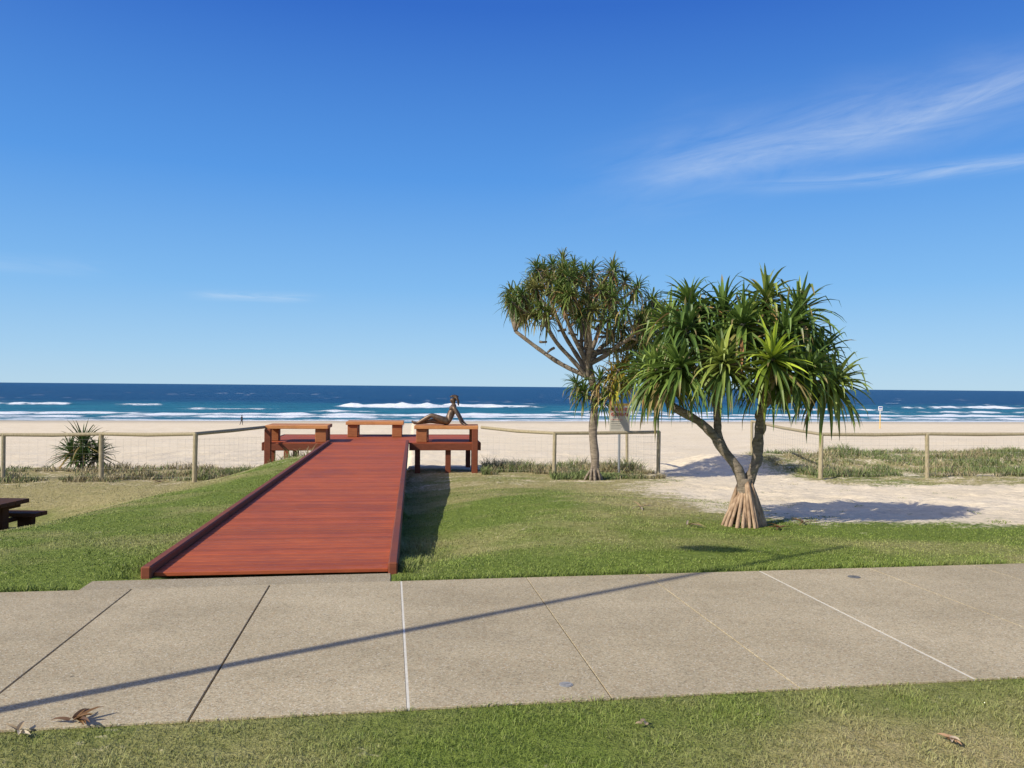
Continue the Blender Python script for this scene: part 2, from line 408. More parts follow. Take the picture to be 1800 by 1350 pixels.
# ------------------------------------------------------------------ grass blades
def blades(x,y,h,w,lean,cols,zoff=-.004):
    n=len(x); z=G(x,y)+zoff; an=rng.uniform(0,2*np.pi,n)
    wx=np.cos(an)*w/2; wy=np.sin(an)*w/2
    la=rng.uniform(0,2*np.pi,n); lx=np.cos(la)*lean*h; ly=np.sin(la)*lean*h
    V=np.empty((n,5,3))
    V[:,0]=np.stack([x-wx,y-wy,z],-1); V[:,1]=np.stack([x+wx,y+wy,z],-1)
    V[:,2]=np.stack([x-wx*.75+lx*.35,y-wy*.75+ly*.35,z+h*.6],-1); V[:,3]=np.stack([x+wx*.75+lx*.35,y+wy*.75+ly*.35,z+h*.6],-1)
    V[:,4]=np.stack([x+lx,y+ly,z+h*np.sqrt(np.maximum(.1,1-lean**2*.5))],-1)
    i=np.arange(n)[:,None]*5
    F=np.concatenate([i+np.array([[0,1,3]]),i+np.array([[0,3,2]]),i+np.array([[2,3,4]])],0)
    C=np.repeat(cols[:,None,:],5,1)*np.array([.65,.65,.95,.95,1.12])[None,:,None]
    return V.reshape(-1,3),F,C.reshape(-1,3)
def gcol(x,y,boost=1.):
    d=dryness(x,y); d=np.clip(d+rng.normal(0,.17,len(x)),0,1)[:,None]
    g1=np.array([.155,.235,.030]); g2=np.array([.27,.34,.065]); dr=np.array([.50,.44,.21])
    t=rng.random((len(x),1)); c=(g1*(1-t)+g2*t)*(1-d*.85)+dr*d*.85
    return c*boost
n=110000
a_=rng.uniform(2.6,4.24,n); b_=rng.uniform(-3.8,5.0,n)
a_=np.where(a_>4.15,4.235-np.abs(rng.normal(0,.03,n)),a_)
x,y=xy(a_,b_); cl=fbm(x*4,y*4,83,3)
h=rng.uniform(.012,.036,n)*(.25+1.5*cl); w=rng.uniform(.0020,.0042,n)
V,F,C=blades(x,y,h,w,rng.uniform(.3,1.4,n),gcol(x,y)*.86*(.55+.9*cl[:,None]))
o=npmesh('verge_grass',V,F,C,M_grass); o['kind']='stuff'
n=290000
u=rng.random(n); d_=6.9*np.power(21.5/6.9,u)
b_=rng.uniform(-1,1,n)*(d_*.86+1.)
x,y=xy(d_,b_)
l,s=bwloc(x,y); sm_=sandmask(x,y)+ (fbm(x*2.2,y*2.2,85,3)-.5)*1.8
ap=(d_<7.29)&(b_>ax0-.02)&(b_<ax1+.02)
keep=~((np.abs(l)<1.10)&(s>-.15))&~ap&(sm_<.50)&(d_>6.955)&(np.abs(x)<.68*y+.6)
x,y,d2=x[keep],y[keep],d_[keep]; n=len(x)
h=rng.uniform(.010,.024,n)*(.6+.9*fbm(x*2,y*2,82,2)); w=rng.uniform(.004,.007,n)*(.7+d2/14)
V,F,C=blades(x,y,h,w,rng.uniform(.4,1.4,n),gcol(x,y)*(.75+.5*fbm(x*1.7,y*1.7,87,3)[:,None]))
o=npmesh('lawn_grass',V,F,C,M_grass); o['kind']='stuff'
xs=[];ys=[]
for (l0,s0,sp,ct) in ((1.15,.25,.12,1100),(1.14,.9,.25,900),(1.14,2.0,.5,500),(-1.2,.3,.3,300)):
    L=l0+np.abs(rng.normal(0,sp*.5,ct)); S=s0+rng.normal(0,sp,ct)
    if l0<0: L=l0-np.abs(rng.normal(0,sp*.5,ct))
    S=np.maximum(S,-.05); a,b=bwworld(L,S); xs.append(a); ys.append(b)
bq=rng.uniform(.05,6,2500); aq=6.97+np.abs(rng.normal(0,.04,2500)); a,b=xy(aq,bq); xs.append(a); ys.append(b)
bq=rng.uniform(-6,-2.55,1500); aq=6.97+np.abs(rng.normal(0,.04,1500)); a,b=xy(aq,bq); xs.append(a); ys.append(b)
x=np.concatenate(xs); y=np.concatenate(ys); n=len(x)
V,F,C=blades(x,y,rng.uniform(.03,.09,n),rng.uniform(.004,.008,n),rng.uniform(.3,1.2,n),gcol(x,y)*.9)
o=npmesh('edge_grass_tufts',V,F,C,M_grass); o['kind']='stuff'
xs=[];ys=[];hs=[]
for (n,x0,x1,a0,a1,hh,thr) in ((22000,-19,-6.6,19.2,24.0,.20,.50),(9000,-.8,3.7,21.2,24.4,.30,.40),(42000,7.9,26,19.0,27.0,.20,.36),(4000,-7.2,-5.0,20.5,24,.25,.4),(6000,1.0,3.9,19.2,21.2,.16,.45)):
    x,a=rng.uniform(x0,x1,n),rng.uniform(a0,a1,n); y=(a-A[0]*x)/A[1]
    cl=fbm(x*1.1,y*1.1,91,3); k=cl>thr
    l,s=bwloc(x,y); k&=~((np.abs(l)<3.15)&(s>14.7)&(s<18.6))
    x,y,cl=x[k],y[k],cl[k]; xs.append(x);ys.append(y); hs.append(hh*(.35+.9*rng.random(len(x)))*(.5+1.6*(cl-thr)/(1-thr)))
x=np.concatenate(xs);y=np.concatenate(ys);h=np.concatenate(hs);n=len(x)
t=rng.random((n,1)); sel=(fbm(x*.8,y*.8,95,2)[:,None]+rng.normal(0,.15,(n,1)))>.58
C0=np.where(sel,np.array([.42,.35,.19])*(.6+.6*t),np.array([.17,.215,.07])*(.6+.8*t))
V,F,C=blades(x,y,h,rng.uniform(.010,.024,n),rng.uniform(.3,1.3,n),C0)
o=npmesh('dune_grass',V,F,C,M_grass); o['kind']='stuff'
# ------------------------------------------------------------------ boardwalk
bw=empty('boardwalk',(BW0[0],BW0[1],0),BT)
tag(bw,'long red stained timber boardwalk leading to a raised viewing platform','boardwalk')
DL=14.9; HW=1.03
def dz(s): return .035+.085*min(1,max(0,s/DL))
mb=MB(); pw=.14; s=0.02; i=0
while s<DL-.02:
    t=random.uniform(.86,1.12); r=random.uniform(.95,1.05)
    mb.box((random.uniform(-.003,.003),s+pw/2,dz(s)-.0175+random.uniform(-.0010,.0010)),(2*HW-.02,pw-.013,.035),0,(t,t*r,t*r),0,bev=.004)
    s+=pw; i+=1
mb.build('deck',M_deck,bw)
mb=MB()
for l in (-.96,-.33,.33,.96):
    mb.box((l,DL/2,-.06),(.07,DL-.3,.12),0,(1,1,1),0)
mb.build('joist_frame',M_dark,bw)
for sgn in (-1,1):
    mb=MB(); s=-.06; 
    while s<DL-.1:
        L=min(3.0,DL-s-.0)
        t=random.uniform(.85,1.15)
        ang=math.atan2(.085,DL)
        mb.box((sgn*(HW+.035),s+L/2,dz(s+L/2)-.01),(.085,L-.006,.16),0,(t,t,t),0,bev=.012,tilt=Matrix.Rotation(ang,4,'X'))
        s+=L
    if sgn>0:
        mb.box((HW+.035,DL/2+.6,-.16),(.05,DL-1.2,.20),0,(.8,.8,.8),0)
    mb.build('kerb',M_kerbw,bw)
P0,P1,PL,PR=14.9,18.5,-2.78,3.05; DZ=.12; PC=(PL+PR)/2; PWD=PR-PL
mb=MB(); s=P0+.002
while s<P1-.05:
    t=random.uniform(.84,1.12); mb.box((PC,s+pw/2,DZ-.0175),(PWD,pw-.008,.035),0,(t,t,t),0,bev=.003); s+=pw
mb.build('platform_deck',M_deck,bw)
mb=MB()
for e0,e1 in ((PL,-HW-.09),(HW+.09,PR)):
    mb.box(((e0+e1)/2,P0-.03,DZ-.115),(e1-e0,.05,.19),0,(1,1,1),0,bev=.006)
for e0 in (PL-.03,PR+.03):
    mb.box((e0,(P0+P1)/2,DZ-.10),(.05,P1-P0+.1,.22),0,(.9,.9,.9),0,bev=.006)
mb.box((PC,P1+.02,DZ-.10),(PWD,.05,.22),0,(1,1,1),0,bev=.006)
for l in (-2,-1,0,1,2): mb.box((l,(P0+P1)/2,DZ-.11),(.07,P1-P0-.1,.14),0,(.7,.7,.7),0)
mb.build('platform_beam',M_kerbw,bw)
for (l,s) in ((-1.95,P0+.12),(-1.25,P0+.12),(2.2,P0+.12),(1.35,P0+.12),(PL+.07,P1-.2),(0,P1-.2),(2.98,P1-.2),(PL+.07,P0+.9),(2.98,P0+.9)):
    wx,wy=bwworld(l,s); zb=g(wx,wy)-.25; mb=MB()
    mb.box((l,s,(zb+DZ-.19)/2),(.15,.15,DZ-.19-zb),0,(1,1,1),0,bev=.01)
    mb.build('post',M_kerbw,bw)
# ------------------------------------------------------------------ benches
def bench(l,s,rot,long_post,label,W=1.72):
    wx,wy=bwworld(l,s); e=empty('timber_bench',(wx,wy,DZ),BT+rot); tag(e,label,'bench','timber benches on the platform')
    D,Hh,T=1.2,.47,.095
    mb=MB()
    for i in range(6):
        t=random.uniform(.9,1.12); w=D/6
        mb.box((0,-D/2+w*(i+.5),Hh-T/2),(W,w-.006,T),0,(t,t,t),0,bev=.010)
    mb.build('seat',M_bench,e)
    def lg(cx,cy,sx_,sy_,z0,mat,t=1.):
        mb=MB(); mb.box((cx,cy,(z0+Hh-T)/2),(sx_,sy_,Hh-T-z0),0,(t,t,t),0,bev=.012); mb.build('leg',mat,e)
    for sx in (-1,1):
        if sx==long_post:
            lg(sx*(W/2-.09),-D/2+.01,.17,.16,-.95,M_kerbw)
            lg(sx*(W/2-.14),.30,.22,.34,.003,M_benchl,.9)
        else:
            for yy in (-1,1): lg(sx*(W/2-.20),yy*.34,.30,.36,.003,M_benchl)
    return e
bench(-1.93,P0+.60,R(0),-1,'low orange timber bench with thick top on the platform corner',1.68)
bench(.06,P1-.65,R(0),0,'low orange timber bench standing alone by the platform edge',1.74)
bench(2.18,P0+.60,R(-4),1,'low orange timber bench carrying a bronze statue',1.78)
# ------------------------------------------------------------------ skinned figures
def skinned(name,nodes,edges,root,mat,parent=None,loc=(0,0,0),rotz=0,sub=2,scale=1):
    bm=bmesh.new(); lay=bm.verts.layers.skin.verify(); vs={}
    for k,(p,r) in nodes.items():
        v=bm.verts.new(Vector(p)*scale); 
        rr=r if isinstance(r,tuple) else (r,r)
        v[lay].radius=(rr[0]*scale,rr[1]*scale); v[lay].use_root=(k==root); vs[k]=v
    for a,b in edges: bm.edges.new((vs[a],vs[b]))
    me=bpy.data.meshes.new(name); bm.to_mesh(me); bm.free(); me.materials.append(mat)
    ob=bpy.data.objects.new(name,me); COL.objects.link(ob); ob.location=loc; ob.rotation_euler[2]=rotz
    if parent: ob.parent=parent
    m=ob.modifiers.new('skin','SKIN'); m.use_smooth_shade=True
    m=ob.modifiers.new('sub','SUBSURF'); m.levels=sub; m.render_levels=sub
    return ob
wx,wy=bwworld(2.12,P0+.32)
nodes={'pel':((.08,0,.13),(.14,.13)),'bel':((.14,0,.26),(.115,.11)),'che':((.20,0,.42),(.135,.13)),'sho':((.23,0,.52),(.105,.09)),
 'nek':((.235,0,.60),.048),'chin':((.215,0,.655),.068),'hed':((.235,0,.72),.098),'crown':((.25,0,.78),.08),
 'nose':((.125,0,.705),.016),
 'rh':((.05,-.09,.12),.110),'rm':((-.17,-.11,.20),.098),'rk':((-.38,-.11,.29),.068),'rc':((-.55,-.09,.19),.066),'ra':((-.78,-.07,.06),.040),'rt':((-.90,-.07,.10),.030),
 'lh':((.05,.09,.11),.110),'lm':((-.19,.08,.12),.098),'lk':((-.42,.07,.12),.070),'lc':((-.6,.05,.09),.062),'la':((-.86,.02,.05),.040),'lt':((-.95,.03,.12),.030),
 'rs':((.24,-.17,.50),.064),'re':((.38,-.23,.27),.048),'rw':((.46,-.25,.07),.032),'rp':((.50,-.25,.03),.028),
 'ls':((.24,.17,.50),.064),'le':((.40,.22,.27),.048),'lw':((.52,.22,.07),.032),'lp':((.56,.22,.03),.028)}
edges=[('pel','bel'),('bel','che'),('che','sho'),('sho','nek'),('nek','chin'),('chin','hed'),('hed','crown'),
 ('pel','rh'),('rh','rm'),('rm','rk'),('rk','rc'),('rc','ra'),('ra','rt'),('pel','lh'),('lh','lm'),('lm','lk'),('lk','lc'),('lc','la'),('la','lt'),
 ('sho','rs'),('rs','re'),('re','rw'),('rw','rp'),('sho','ls'),('ls','le'),('le','lw'),('lw','lp'),('hed','nose')]
for sd,px_,py_ in (('r',.50,-.25),('l',.56,.22)):
    for i in range(5):
        an=R(-38+19*i) if i<4 else R(70 if sd=='l' else -70)
        L=(.075,.085,.08,.065,.05)[i]
        k='%sf%d'%(sd,i); nodes[k]=((px_+math.cos(an)*L*.6,py_+math.sin(an)*L*.6,.028),.010); nodes[k+'t']=((px_+math.cos(an)*L,py_+math.sin(an)*L,.012),.008)
        edges+=[(sd+'p',k),(k,k+'t')]
st=skinned('statue',nodes,edges,'pel',M_bronze,None,(wx,wy,DZ+.47),BT-R(4))
tag(st,'bronze statue of a reclining woman leaning back on a bench','statue')
mb=MB()
for i in range(26):
    an=R(random.uniform(-100,100)); up=random.uniform(.2,1)
    p0=Vector((.235+.02*math.cos(an),.085*math.sin(an),.74+.07*up))
    p1=p0+Vector((.07,.03*math.sin(an),.0)); p2=p1+Vector((.05,.03*math.sin(an),-.10)); p3=p2+Vector((.0,.01*math.sin(an),-.10))
    mb.tube([p0,p1,p2,p3],[.026,.028,.022,.006],6)
for i in range(14):
    an=2*math.pi*i/14; mb.tube([(.25,0,.84),(.25+.06*math.cos(an),.06*math.sin(an),.83),(.25+.125*math.cos(an),.125*math.sin(an),.80)],[.03,.026,.012],6)
mb.build('hair',M_bronzeh,st,smooth=True)
px_,py_=-47.8,141.; pz=g(px_,py_)
nodes={'pel':((0,0,.92),(.15,.11)),'bel':((.01,0,1.08),(.135,.10)),'che':((.03,0,1.28),(.17,.12)),'sho':((.04,0,1.42),(.12,.09)),'nek':((.05,0,1.52),.055),
 'chin':((.07,0,1.58),.065),'hed':((.07,0,1.66),.095),'cr':((.06,0,1.72),.07),
 'rh':((0,-.09,.88),.10),'rk':((.14,-.1,.5),.065),'ra':((.05,-.1,.09),.042),'rt':((.2,-.1,.05),.035),
 'lh':((0,.09,.88),.10),'lk':((-.06,.1,.5),.065),'la':((-.32,.1,.13),.042),'lt':((-.2,.1,.05),.035),
 'rs':((.03,-.2,1.41),.06),'re':((-.08,-.25,1.15),.045),'rw':((.05,-.26,.93),.032),'rp':((.1,-.26,.86),.035),
 'ls':((.03,.2,1.41),.06),'le':((.05,.26,1.14),.045),'lw':((.22,.24,.98),.032),'lp':((.29,.22,.94),.035)}
edges=[('pel','bel'),('bel','che'),('che','sho'),('sho','nek'),('nek','chin'),('chin','hed'),('hed','cr'),('pel','rh'),('rh','rk'),('rk','ra'),('ra','rt'),
 ('pel','lh'),('lh','lk'),('lk','la'),('la','lt'),('sho','rs'),('rs','re'),('re','rw'),('rw','rp'),('sho','ls'),('ls','le'),('le','lw'),('lw','lp')]
pn=skinned('person',nodes,edges,'pel',M_navy,None,(px_,py_,pz),R(60))
tag(pn,'person in dark clothes walking along the wet sand','person')
mb=MB()
for (c,r) in (((.045,0,1.70),.105),((.0,0,1.64),.07)):
    bmx=bmesh.new(); bmesh.ops.create_icosphere(bmx,subdivisions=2,radius=r); bmx.verts.index_update()
    mb.add([tuple(v.co+Vector(c)) for v in bmx.verts],[tuple(v.index for v in f.verts) for f in bmx.faces]); bmx.free()
mb.build('hair',M_hair,pn,smooth=True)
# ------------------------------------------------------------------ fences
def fence(pts,label,hgt=1.10,ends=None):
    base=(pts[0][0],pts[0][1],g(pts[0][0],pts[0][1])); e=empty('timber_fence',base)
    tag(e,label,'fence','timber and wire dune fences')
    P=[Vector((x,y,g(x,y)))-Vector(base) for x,y in pts]
    for i,p in enumerate(P):
        if ends and i in ends: continue
        mb=MB(); lx=random.uniform(-.03,.03); r=.052*random.uniform(.92,1.1)
        mb.tube([p+Vector((0,0,-.3)),p+Vector((lx*.5,0,.5)),p+Vector((lx,0,hgt+.02)),p+Vector((lx,0,hgt+.04))],[r,r*.97,r*.95,r*.8],10)
        mb.build('post',M_post,e,smooth=False)
    for i in range(len(P)-1):
        a=P[i]+Vector((0,0,hgt-.02)); b=P[i+1]+Vector((0,0,hgt-.02))
        if ends and i in ends: a.z=-base[2]+.50
        if ends and i+1 in ends: b.z=-base[2]+.50
        mb=MB(); mid=(a+b)/2+Vector((0,0,-.008-random.random()*.02)); d=(b-a).normalized()*.03
        off=Vector((0,0,.045)); mb.tube([a-d+off,mid+off,b+d+off],[.042,.046,.040],10); mb.build('rail',M_post,e)
    mb=MB()
    for i in range(len(P)-1):
        a=P[i];b=P[i+1]; L=(b-a).length; n=max(2,int(L/.2))
        for h in (.12,.30,.48,.66,.84,1.0):
            if h<hgt: mb.tube([a+Vector((0,-.05,h)),(a+b)/2+Vector((0,-.05,h-.01)),b+Vector((0,-.05,h))],.0013,3)
        for j in range(1,n):
            q=a.lerp(b,j/n)+Vector((0,-.05,0)); mb.tube([q+Vector((0,0,.1)),q+Vector((0,0,hgt-.08))],.0013,3)
    mb.build('wire_mesh',M_wire,e)
    return e
c0=bwworld(PL,P0+.1); c1=bwworld(PR,P0+.1)
fence([(-19.2,18.9),(-16.8,18.95),(-14.5,19.0),(-12.15,19.05),(-9.8,19.05),(-7.36,18.5),(c0[0]+.02,c0[1]-.05)],'weathered timber rail fence with wire mesh ending at the platform',ends=[6])
fence([(c1[0]+.1,c1[1]),(1.12,20.9),(3.98,21.6),(3.66,25.2)],'weathered timber rail fence with wire mesh beside the beach access',ends=[0])
fence([(8.0,26.5),(7.82,20.15),(10.6,20.3),(13.4,20.5),(16.2,20.8),(19,21.1)],'weathered timber rail fence with wire mesh in front of dune grass')
# ------------------------------------------------------------------ picnic table
tx,ty=-9.12,13.25; tz=g(tx,ty-.5)-.02
e=empty('picnic_table',(tx,ty,tz),R(87)); tag(e,'dark brown timber picnic table with attached bench seats on the lawn','picnic table')
mb=MB()
for i in range(5): mb.box((0-.36+.18*i,.10,.67),(.17,1.9,.07),0,(1,1,1),0,bev=.006)
mb.build('table_top',M_dark,e)
for sx in (-1,1):
    mb=MB()
    for i in range(2): mb.box((sx*.62+ (i-.5)*.17,0,.41),(.16,1.9,.07),0,(1,1,1),0,bev=.006)
    mb.build('seat',M_dark,e)
for sy in (-1,1):
    mb=MB(); y0=sy*.68
    mb.box((0,y0,.29),(.16,.14,.66),0,(.8,.8,.8),0,bev=.008); mb.box((0,y0,.60),(.8,.10,.07),0,(.8,.8,.8),0,bev=.006)
    mb.box((0,y0+.12,.34),(1.42,.08,.07),0,(.8,.8,.8),0,bev=.006)
    for sx in(-1,1): mb.box((sx*.62,y0,.17),(.14,.24,.40),0,(.8,.8,.8),0,bev=.006)
    mb.box((0,y0,.03),(1.4,.16,.06),0,(.7,.7,.7),0,bev=.006)
    mb.build('leg',M_dark,e)
# ------------------------------------------------------------------ signs
sx_,sy_=3.0,22.2; sz=g(sx_,sy_)
e=empty('beach_sign',(sx_,sy_,sz)); tag(e,'dull grey beach regulation sign board with red symbols on a post','sign')
mb=MB(); mb.tube([(0,0,-.2),(0,0,1.95)],.035,8); mb.build('post',M_steel,e)
mb=MB(); mb.box((0,-.05,1.55),(.56,.02,.80),0,(1,1,1),0,bev=.004)
def ring(mb,cx,cz,r,y,mi):
    n=14; mb.tube([(cx+r*math.cos(2*math.pi*i/n),y,cz+r*math.sin(2*math.pi*i/n)) for i in range(n+1)],.008,4,mi=mi,cap=False)
mb.box((0,-.062,1.90),(.50,.004,.05),0,(1,1,1),2)
for i in range(4):
    for j in range(2): 
        ring(mb,-.19+.125*i,1.77-.14*j,.042,-.066,1); mb.tube([(-.22+.125*i,-.066,1.80-.14*j),(-.16+.125*i,-.066,1.74-.14*j)],.006,4,mi=1)
        mb.box((-.19+.125*i,-.062,1.77-.14*j),(.02,.004,.035),0,(1,1,1),3)
for j in range(6):
    w=random.uniform(.26,.40); mb.box((-.24+w/2,-.062,1.48-.05*j),(w,.004,.009),0,(1,1,1),1 if j==0 else 3)
mb.build('board',[M_signgrey,M_red,M_yellow,M_black],e)
bx,by=65.2,141.; bz=g(bx,by)
e=empty('beach_marker',(bx,by,bz)); tag(e,'tall yellow and white beach pole with small sign','sign')
mb=MB(); mb.tube([(0,0,-.3),(0,0,2.5)],.08,10,mi=1); mb.tube([(0,0,2.5),(0,0,3.9)],.07,10,mi=0); mb.build('pole',[M_white,M_yellow],e)
mb=MB(); mb.box((0,-.10,3.55),(.75,.05,.75),0,(1,1,1),0,bev=.01); mb.box((0,-.13,3.70),(.6,.02,.22),0,(1,1,1),1); mb.box((0,-.13,3.40),(.6,.02,.08),0,(1,1,1),1); mb.build('board',[M_white,M_blue],e)
# ------------------------------------------------------------------ street lamp (its shadow crosses the path)
SAZ=R(36); SEL=R(35)
lx,ly=-5.25,2.2; e=empty('street_lamp',(lx,ly,0)); tag(e,'tall slim grey street lamp with a curved arm','street lamp')
mb=MB(); mb.tube([(0,0,-.1),(0,0,.02),(0,0,.03),(0,0,3),(0,0,7.7)],[.12,.12,.055,.045,.032],14); mb.build('pole',M_steel,e,smooth=False)
mb=MB(); mb.tube([(0,0,6.9),(-.2,.12,7.05),(-.45,.2,7.1),(-.62,.25,7.08)],.022,8); mb.build('arm',M_steel,e)
mb=MB(); mb.tube([(-.45,.2,7.06),(-.6,.24,7.06),(-.9,.33,7.05),(-1.1,.38,7.05)],[.05,.11,.12,.04],12); mb.build('lamp_head',M_steel,e)
# ------------------------------------------------------------------ pandanus
def leaf(mb,p,d,L,w,sag,col,n=6,kink=0):
    p=Vector(p); d=Vector(d).normalized(); side=d.cross(Vector((0,0,1)))
    if side.length<.1: side=Vector((random.uniform(-1,1),random.uniform(-1,1),0))
    side.normalize(); side=(side+Vector((random.uniform(-.3,.3),random.uniform(-.3,.3),random.uniform(-.3,.3)))).normalized()
    vs=[];cs=[]; kd=False; tipc=(.30,.24,.10) if random.random()<.2 else None
    for i in range(n+1):
        t=i/n; up=side.cross(d).normalized()
        wd=w*min(1,.75+t)*(1-t**2.0)**.85+.002
        vs+=[p-side*wd/2+up*wd*.28,p.copy(),p+side*wd/2+up*wd*.28]
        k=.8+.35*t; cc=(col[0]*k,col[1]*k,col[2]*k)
        if tipc and t>.8: cc=tipc
        cs+=[cc]*3
        p=p+d*L/n
        d=(d+Vector((0,0,-sag*(.25+1.5*t)/n))).normalized()
        if kink and not kd and t>kink: d=(d*.55+Vector((0,0,-1.0))).normalized(); kd=True
    fs=[]
    for i in range(n):
        a=i*3; fs+=[(a,a+1,a+4,a+3),(a+1,a+2,a+5,a+4)]
    mb.add(vs,fs,cs)
GA=math.pi*(3-math.sqrt(5))
def rosette(mb,c,ax,n,L,w,sag=1.,hue=None,spread=115,dead=.06,kp=.45):
    ax=Vector(ax).normalized(); u=ax.cross(Vector((.3,.2,1)) if abs(ax.z)<.9 else Vector((1,0,0))).normalized(); v=ax.cross(u)
    for i in range(n):
        f=(i+.5)/n; th=R(8+spread*f**.8+random.uniform(-10,10)); ph=i*GA+random.uniform(-.2,.2)
        d=ax*math.cos(th)+(u*math.cos(ph)+v*math.sin(ph))*math.sin(th)
        t=random.random()
        if random.random()<dead*(f>.6)*2.2: col=(random.uniform(.28,.46),random.uniform(.21,.32),.10)
        else:
            g1=(.065,.12,.026); g2=(.13,.20,.04) if hue is None else hue
            m=t*(1-f*.3); col=tuple(g1[k]*(1-m)+g2[k]*m for k in range(3))
        l=L*random.uniform(.68,1.14)*(.66+.46*f)
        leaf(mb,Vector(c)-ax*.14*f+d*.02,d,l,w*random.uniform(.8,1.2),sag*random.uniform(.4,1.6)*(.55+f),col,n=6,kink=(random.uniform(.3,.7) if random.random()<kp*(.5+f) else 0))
def bez(a,b,c,n=6):
    a,b,c=Vector(a),Vector(b),Vector(c); return [a*(1-t)**2+b*2*t*(1-t)+c*t*t for t in [i/n for i in range(n+1)]]
def limb(mb,pts,r0,r1,n=10,ring=0):
    P=[Vector(p) for p in pts]; k=len(P)
    rr=[(r0+(r1-r0)*i/(k-1))*random.uniform(.90,1.10) for i in range(k)]
    mb.tube(P,rr,n,cap=True)
def smoothpath(pts,sub=5):
    P=[Vector(p) for p in pts]; out=[]
    for i in range(len(P)-1):
        p0=P[max(i-1,0)];p1=P[i];p2=P[i+1];p3=P[min(i+2,len(P)-1)]
        for j in range(sub):
            t=j/sub; out.append(.5*((2*p1)+(p2-p0)*t+(2*p0-5*p1+4*p2-p3)*t*t+(3*p1-p0-3*p2+p3)*t**3))
    out.append(P[-1]); return out
fx,fy=2.98,10.15; fz=g(fx,fy)
ft=empty('pandanus_tree',(fx,fy,fz)); tag(ft,'broad pandanus tree with drooping leaves and cone of prop roots','tree')
mb=MB()
limb(mb,smoothpath([(0,0,.20),(0,0,.38),(-.01,0,.60)]),.085,.10,12)
L1=[(-.02,0,.46),(-.10,-.02,.72),(-.30,-.02,.98),(-.42,-.04,1.15),(-.62,-.08,1.33),(-.95,-.05,1.52),(-1.05,.02,1.70)]
limb(mb,smoothpath(L1),.068,.044)
L2=[(-.27,-.02,.95),(-.34,.02,1.15),(-.35,.05,1.45),(-.38,.05,1.75)]
limb(mb,smoothpath(L2),.054,.044)
L3=[(.02,0,.46),(.10,.02,.68),(.17,.03,.95),(.18,.02,1.2),(.20,.0,1.42),(.24,0,1.60)]
limb(mb,smoothpath(L3),.066,.054)
tw=smoothpath(L3,7); limb(mb,[p+Vector((.045*math.cos(i*.55),.045*math.sin(i*.55),0)) for i,p in enumerate(tw)],.042,.038,8)
RO=[((.04,-.92,2.10),'r'),((-.84,-.3,2.50),'m'),((-1.16,-.15,2.0),'l'),((-.70,.1,2.86),'m'),((-.26,.15,2.78),'m'),((.24,-.05,2.92),'r'),((.62,-.15,2.72),'r'),
 ((.94,-.05,2.20),'r'),((.52,-.78,1.98),'r'),((-.52,-.82,2.06),'m'),((-.20,-.56,2.54),'m'),((-.90,.5,2.62),'m'),((-.05,1.1,2.35),'r'),
 ((.72,.85,2.25),'r'),((-.85,.9,2.1),'l'),((-1.18,.35,1.95),'l'),((.24,.65,2.68),'r'),((1.0,-.4,1.84),'r'),((-.98,-.62,2.00),'l'),
 ((.32,-.56,2.46),'r'),((-.38,-.30,2.25),'m'),((.24,-.30,2.0),'r'),((.84,.35,2.42),'r'),((-.46,.6,2.68),'m')]
hub={'r':Vector((.24,0,1.58)),'m':Vector((-.38,.05,1.72)),'l':Vector((-.98,0,1.60))}
cr=MB()
for (c,k) in RO:
    c=Vector(c); h=hub[k]; midp=h.lerp(c,.5)+Vector((random.uniform(-.08,.08),random.uniform(-.08,.08),-.14))
    limb(mb,bez(h,midp,c,6),.038,.030,8)
    ax=(c-midp).normalized()*.6+Vector((random.uniform(-.3,.3),random.uniform(-.3,.3),.38))+Vector((c.x*.35,c.y*.35,0))
    bright=(c.y<-.85 and abs(c.x)<.2)
    LL=random.uniform(.62,.80)
    hue=(.58,.70,.07) if bright else random.choice([(.22,.32,.06),(.32,.42,.08),(.15,.24,.05),(.44,.50,.10),(.19,.29,.055)])
    rosette(cr,c,(ax if not bright else Vector((.05,-.9,.5))),64,.72 if bright else LL,.058,1.0 if bright else random.uniform(1.4,2.4),hue,spread=118,kp=.2 if bright else .55)
    for i in range(14):
        an=random.uniform(0,6.28); d=Vector((math.cos(an)*.7,math.sin(an)*.7,-.4))
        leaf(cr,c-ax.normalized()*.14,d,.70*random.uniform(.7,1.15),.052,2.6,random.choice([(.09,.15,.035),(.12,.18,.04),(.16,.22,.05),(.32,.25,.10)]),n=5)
mb.build('trunk',M_bark,ft,smooth=True); cr.build('crown',M_leaf,ft)
for i in range(30):
    mb=MB()
    an=i*GA; r1=random.uniform(.21,.33); r0=random.uniform(.045,.085); z0=random.uniform(.34,.62)
    a_=Vector((math.cos(an)*r0,math.sin(an)*r0,z0)); b_=Vector((math.cos(an+.1)*r1,math.sin(an+.1)*r1,-.06))
    m_=a_.lerp(b_,.5)+Vector((math.cos(an)*random.uniform(0,.05),math.sin(an)*.03,0))
    limb(mb,bez(a_,m_,b_,5),random.uniform(.017,.025),random.uniform(.020,.030),7)
    mb.build('prop_root',M_root,ft,smooth=True)
